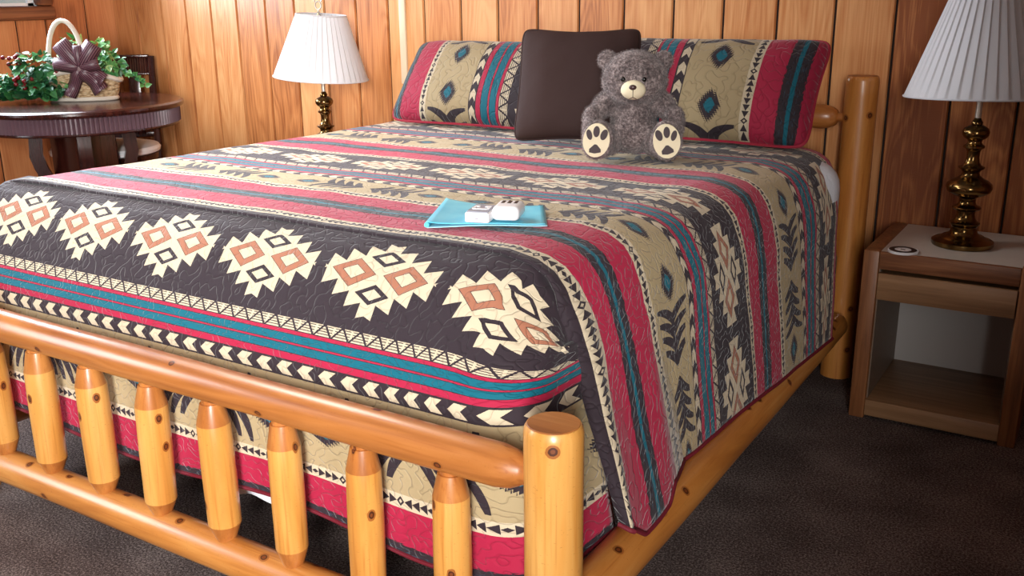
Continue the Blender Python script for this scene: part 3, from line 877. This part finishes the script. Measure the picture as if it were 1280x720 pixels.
# ------------------------------------------------------------------ round table, chair, flower basket
def table(loc):
    r=thing('round_table','dark mahogany round pedestal table with fluted apron in the corner','table',loc)
    h=.895; R=.485
    MB().lathe([(h-.032,R-.02),(h-.028,R-.006),(h-.018,R),(h-.008,R-.002),(h-.001,R-.012),(h,R-.03),(h,.001)],96,cap=False).lathe([(h-.032,R-.02),(h-.032,.001)],96,cap=False).build('tabletop',MAHOG,r)
    n=420; V=[];F=[]
    for z in (h-.10,h-.033):
        for k in range(n):
            a=2*PI*k/n; rr=R-.028+(.006 if k%3==0 else -.006); V.append((rr*math.cos(a),rr*math.sin(a),z))
    for k in range(n): F.append((k,(k+1)%n,n+(k+1)%n,n+k))
    ap=mesh('apron',V,F,FLUTE,r,smooth=False)
    MB().lathe([(h-.112,R-.06),(h-.112,R-.026),(h-.106,R-.02),(h-.10,R-.022),(h-.10,R-.06)],96,cap=False).build('bead',MAHOG,ap)
    MB().box((-.11,-.11,.10),(.11,.11,h-.05),.012).build('column',MAHOG,r)
    for k in range(4):
        a=k*PI/2+math.radians(56); o=[]
        for i in range(13):
            f=i/12; z=.02+(h-.12-.02)*f; x=.27-.11*math.sin(min(1,f*1.25)*PI)+(.205-.27)*f; o.append((x,z))
        prof=[(x+.03,z) for x,z in o]+[(x-.03,z) for x,z in o[::-1]]
        m=MB().prism(prof,-.03,.03); Rm=Matrix.Rotation(a,4,'Z'); m.V=[(Rm@Vector(v))[:] for v in m.V]; m.build('leg',MAHOG,r)
    MB().lathe([(0,.30),(.03,.30),(.05,.27),(.1,.16),(.12,.13)],48).build('plinth',MAHOG,r)
table((-3.52,1.58,0))
def chair(loc,rz):
    r=thing('dining_chair','dark wooden counter chair with white seat behind the round table','chair',loc,rz)
    for sx in (-1,1):
        for sy in (-1,1):
            hh=.60
            m=MB().tube([(sx*.19,sy*.17,0),(sx*.17,sy*.15,hh-.04)],[.017,.022],8).build('leg',MAHOG,r)
    MB().lathe([(.56,.23),(.565,.255),(.595,.258),(.60,.25)],48).build('seat_frame',MAHOG,r)
    MB().lathe([(.598,.25),(.606,.268),(.622,.272),(.636,.262),(.645,.22),(.649,.13),(.65,.001)],48).build('seat',SEATW,r)
    for sx in (-1,1):
        MB().tube([(sx*.195,.18,.10),(sx*.2,.275,.6),(sx*.2,.28,.8),(sx*.205,.305,1.07)],[.02,.02,.02,.018],8).build('back_post',MAHOG,r)
    n=60;V=[];F=[]
    for z in (.985,1.062):
        for k in range(n+1):
            x=-.19+.38*k/n; V.append((x,.292-(.005 if k%2 else 0)+.01*(z-.985)/.08,z))
    for k in range(n): F.append((k,k+1,n+1+k+1,n+1+k))
    o=mesh('top_rail',V,F,MAHOG,r,smooth=False); m=o.modifiers.new('t','SOLIDIFY'); m.thickness=.02; m.offset=-1
    MB().box((-.195,.285,1.062),(.195,.32,1.078),.004).box((-.195,.278,.972),(.195,.31,.984),.004).build('rail_edge',MAHOG,o)
    for x in (-.11,0,.11):
        MB().box((x-.03,.28,.66),(x+.03,.295,.98),.003).build('back_slat',MAHOG,r)
    MB().box((-.19,.27,.64),(.19,.295,.67),.004).build('lower_rail',MAHOG,r)
chair((-3.71,1.835,0),math.radians(38))

def basket(loc,rz):
    r=thing('flower_basket','wicker basket of ivy and red berries with purple bow on the table','flower basket',loc,rz)
    rnd=random.Random(11)
    n=48;V=[];F=[]; lv=[(0,.10,.06),(.004,.15,.075),(.05,.165,.09),(.10,.172,.095),(.125,.178,.1)]
    for z,a,b in lv:
        for k in range(n):
            t=2*PI*k/n; zz=z-(.05*(math.cos(t)**2)-.02)*(z/.125)
            V.append((a*math.cos(t),b*math.sin(t),zz))
    for i in range(len(lv)-1):
        for k in range(n):
            k2=(k+1)%n; F.append((i*n+k,i*n+k2,(i+1)*n+k2,(i+1)*n+k))
    F.append(tuple(range(n-1,-1,-1)))
    b=mesh('wicker_body',V,F,WICK,r); m=b.modifiers.new('t','SOLIDIFY'); m.thickness=.008
    rim=[(.18*math.cos(2*PI*k/n),.102*math.sin(2*PI*k/n),.125-(.05*math.cos(2*PI*k/n)**2-.02)) for k in range(n)]
    MB().tube(rim,.012,8,closed=True).tube([(.152*math.cos(2*PI*k/n),.077*math.sin(2*PI*k/n),.011) for k in range(n)],.011,8,closed=True).build('rim',WICKW,r)
    MB().tube([(-.085*math.cos(PI*k/24)-.06,0,.10+.275*math.sin(PI*k/24)**.8) for k in range(25)],.0115,10).build('handle',WICKW,r)
    # bow
    V=[];F=[];UV=[]
    def strip(pts,wd,tw=None):
        b0=len(V)
        for i,(p,d) in enumerate(pts):
            p=Vector(p); d=Vector(d).normalized()
            for j in range(5):
                q=j/4-.5; V.append(p+d*wd*q+Vector((0,-.012*math.cos(q*5),0))); UV.append((i*.1,j/4))
        for i in range(len(pts)-1):
            for j in range(4): F.append((b0+i*5+j,b0+i*5+j+1,b0+(i+1)*5+j+1,b0+(i+1)*5+j))
    def loop(ang,L,wd,fy=-.03):
        dx,dz=math.cos(ang),math.sin(ang); px,pz=-dz,dx; pts=[]
        for i in range(15):
            t=2*PI*i/14; rad=L/2*(1-math.cos(t)); off=.018*math.sin(t)
            k=.35+.65*math.sin(t/2)
            pts.append(((dx*rad,fy-off-.01,dz*rad),(px*k,0,pz*k)))
        strip(pts,wd)
    for ang,L,wd in ((2.2,.14,.08),(.95,.13,.08),(3.0,.12,.06),(.2,.09,.06),(1.6,.10,.06)): loop(ang,L,wd)
    def tail(ang,L,wd):
        dx,dz=math.cos(ang),math.sin(ang); px,pz=-dz,dx
        strip([((dx*L*i/8,-.035-.012*math.sin(i*.9),dz*L*i/8),(px*(.4+.6*i/8),.15*math.sin(i),pz*(.4+.6*i/8))) for i in range(9)],wd)
    tail(-2.05,.15,.06); tail(-.95,.14,.075); tail(-.6,.12,.07)
    o=mesh('bow',[v+Vector((.035,-.085,.165)) for v in V],F,RIB,r,uv=UV); m=o.modifiers.new('t','SOLIDIFY'); m.thickness=.001
    MB().ell((.035,-.13,.165),(.018,.014,.022)).build('knot',RIB,o)
    # ivy
    V=[];F=[];tone=[]
    def leaf(p,d,n_,L,tn):
        d=d.normalized(); s=d.cross(n_).normalized(); n_=s.cross(d)
        o=[(0,0),(.12,.22),(.3,.42),(.55,.36),(.8,.18),(1,0),(.8,-.18),(.55,-.36),(.3,-.42),(.12,-.22)]
        b0=len(V); V.append(p+d*L*.45+n_*L*-.06); tone.append(tn*.8)
        for a,w in o:
            V.append(p+d*L*a+s*L*w*.85+n_*L*(.10*abs(w)*2-.15*a*a)); tone.append(tn)
        for i in range(10): F.append((b0,b0+1+i,b0+1+(i+1)%10))
    def cluster(c,rx,n_,Lr=(.03,.055),light=.4):
        for i in range(n_):
            v=Vector((rnd.gauss(0,1),rnd.gauss(0,1),rnd.gauss(0,1))).normalized()
            p=Vector(c)+Vector((v.x*rx[0],v.y*rx[1],v.z*rx[2]))*rnd.uniform(.55,1)
            if p.z<.012: p.z=.012+rnd.random()*.02
            d=(v+Vector((0,-.2,-.5))+Vector((rnd.gauss(0,.4),rnd.gauss(0,.4),rnd.gauss(0,.3))))
            nn=(v+Vector((0,-.6,.4))).normalized()
            L=rnd.uniform(*Lr)
            if p.z<.06: d.z=abs(d.z)*.2
            leaf(p,d,nn,L,min(1,max(0,rnd.gauss(light,.18))))
    cluster((-.20,-.05,.14),(.10,.09,.10),220)
    cluster((-.28,-.03,.08),(.10,.09,.075),150,light=.35)
    cluster((-.15,-.11,.06),(.11,.07,.055),150,light=.35)
    cluster((-.30,-.10,.055),(.10,.07,.05),110,light=.32); cluster((-.04,.06,.26),(.05,.04,.03),26,light=.8)
    cluster((.06,.06,.22),(.075,.05,.055),60,light=.75)
    cluster((.13,.03,.17),(.06,.06,.06),70,light=.55)
    cluster((-.02,.05,.19),(.10,.05,.04),70,light=.6)
    for k in range(26):
        f=k/25; p=Vector((.14+.16*f,-.02-.02*f,.16-.10*f+.03*math.sin(f*3))); d=Vector((rnd.gauss(.3,.5),-.4,rnd.gauss(0,.5))); leaf(p,d,Vector((.2,-1,.4)),rnd.uniform(.025,.04),rnd.uniform(.45,.8))
    o=mesh('ivy_foliage',V,F,LEAF,r,smooth=False); at_=o.data.attributes.new('tone','FLOAT','POINT'); at_.data.foreach_set('value',tone)
    MB().tube([(.12,0,.15),(.20,-.03,.14),(.26,-.035,.10),(.30,-.04,.07)],.002,6).build('stem',LEAF,o)
    for bx,by,bz in ((-.06,-.05,.17),(-.27,-.06,.20),(-.225,-.12,.10)):
        m=MB()
        for k in range(9): m.ell((bx+rnd.gauss(0,.02),by-.03+rnd.gauss(0,.012),bz+rnd.gauss(0,.016)),(.0105,.0105,.0105),10,6)
        m.build('berry_cluster',BERRY,r)
basket((-3.55,1.64,.8955),math.radians(38))

# ------------------------------------------------------------------ camera
yaw,pitch,roll=.5574,.2935,-.01
F_=Vector((-math.sin(yaw)*math.cos(pitch),math.cos(yaw)*math.cos(pitch),-math.sin(pitch)))
R_=Vector((math.cos(yaw),math.sin(yaw),0)); U_=R_.cross(F_)
R2=R_*math.cos(roll)+U_*math.sin(roll); U2=-R_*math.sin(roll)+U_*math.cos(roll)
cam=bpy.data.cameras.new('camera'); cam.sensor_width=36; cam.lens=math.exp(7.1106)/1280*36; cam.clip_start=.05
co=bpy.data.objects.new('camera',cam); COL.objects.link(co)
Mx=Matrix((( R2.x,U2.x,-F_.x,.775),(R2.y,U2.y,-F_.y,-1.3777),(R2.z,U2.z,-F_.z,1.3813),(0,0,0,1)))
co.matrix_world=Mx; SC.camera=co

# ------------------------------------------------------------------ light
def area(name,loc,target,sx,sy,power,color,spread=180):
    l=bpy.data.lights.new(name,'AREA'); l.shape='RECTANGLE'; l.size=sx; l.size_y=sy; l.energy=power; l.color=color; l.spread=math.radians(spread)
    o=bpy.data.objects.new(name,l); COL.objects.link(o); o.location=loc
    d=Vector(target)-Vector(loc); o.rotation_euler=d.to_track_quat('-Z','Y').to_euler(); return o
area('window_daylight',(XL+.12,1.33,1.72),(-1.,1.0,.75),.95,.75,58,(.80,.90,1.0),150)
area('side_window_daylight',(XL+.15,-1.6,1.6),(-1.9,.1,.3),1.5,1.2,26,(.86,.93,1.0),90)
area('door_daylight',(1.5,YF+.15,1.55),(-1.95,1.0,.6),.8,1.7,47,(1.0,.985,.96),56)
area('overhead_fill',(-2.0,.75,ZC-.06),(-1.3,1.1,0),.9,.9,30,(1.0,.97,.94),120)  # unseen fill added overhead to brighten the bed top, no real fixture
wd=bpy.data.worlds.new('world'); SC.world=wd; wd.use_nodes=True
nt=wd.node_tree; bg=nt.nodes['Background']; sk=nt.nodes.new('ShaderNodeTexSky'); sk.sky_type='HOSEK_WILKIE'; sk.sun_direction=(.5,-.5,.7)
nt.links.new(sk.outputs[0],bg.inputs[0]); bg.inputs[1].default_value=1.6
SC.view_settings.view_transform='Standard'; SC.view_settings.look='None'; SC.view_settings.exposure=.08; SC.view_settings.gamma=1.
SC.cycles.use_denoising=True
SC.cycles.max_bounces=8
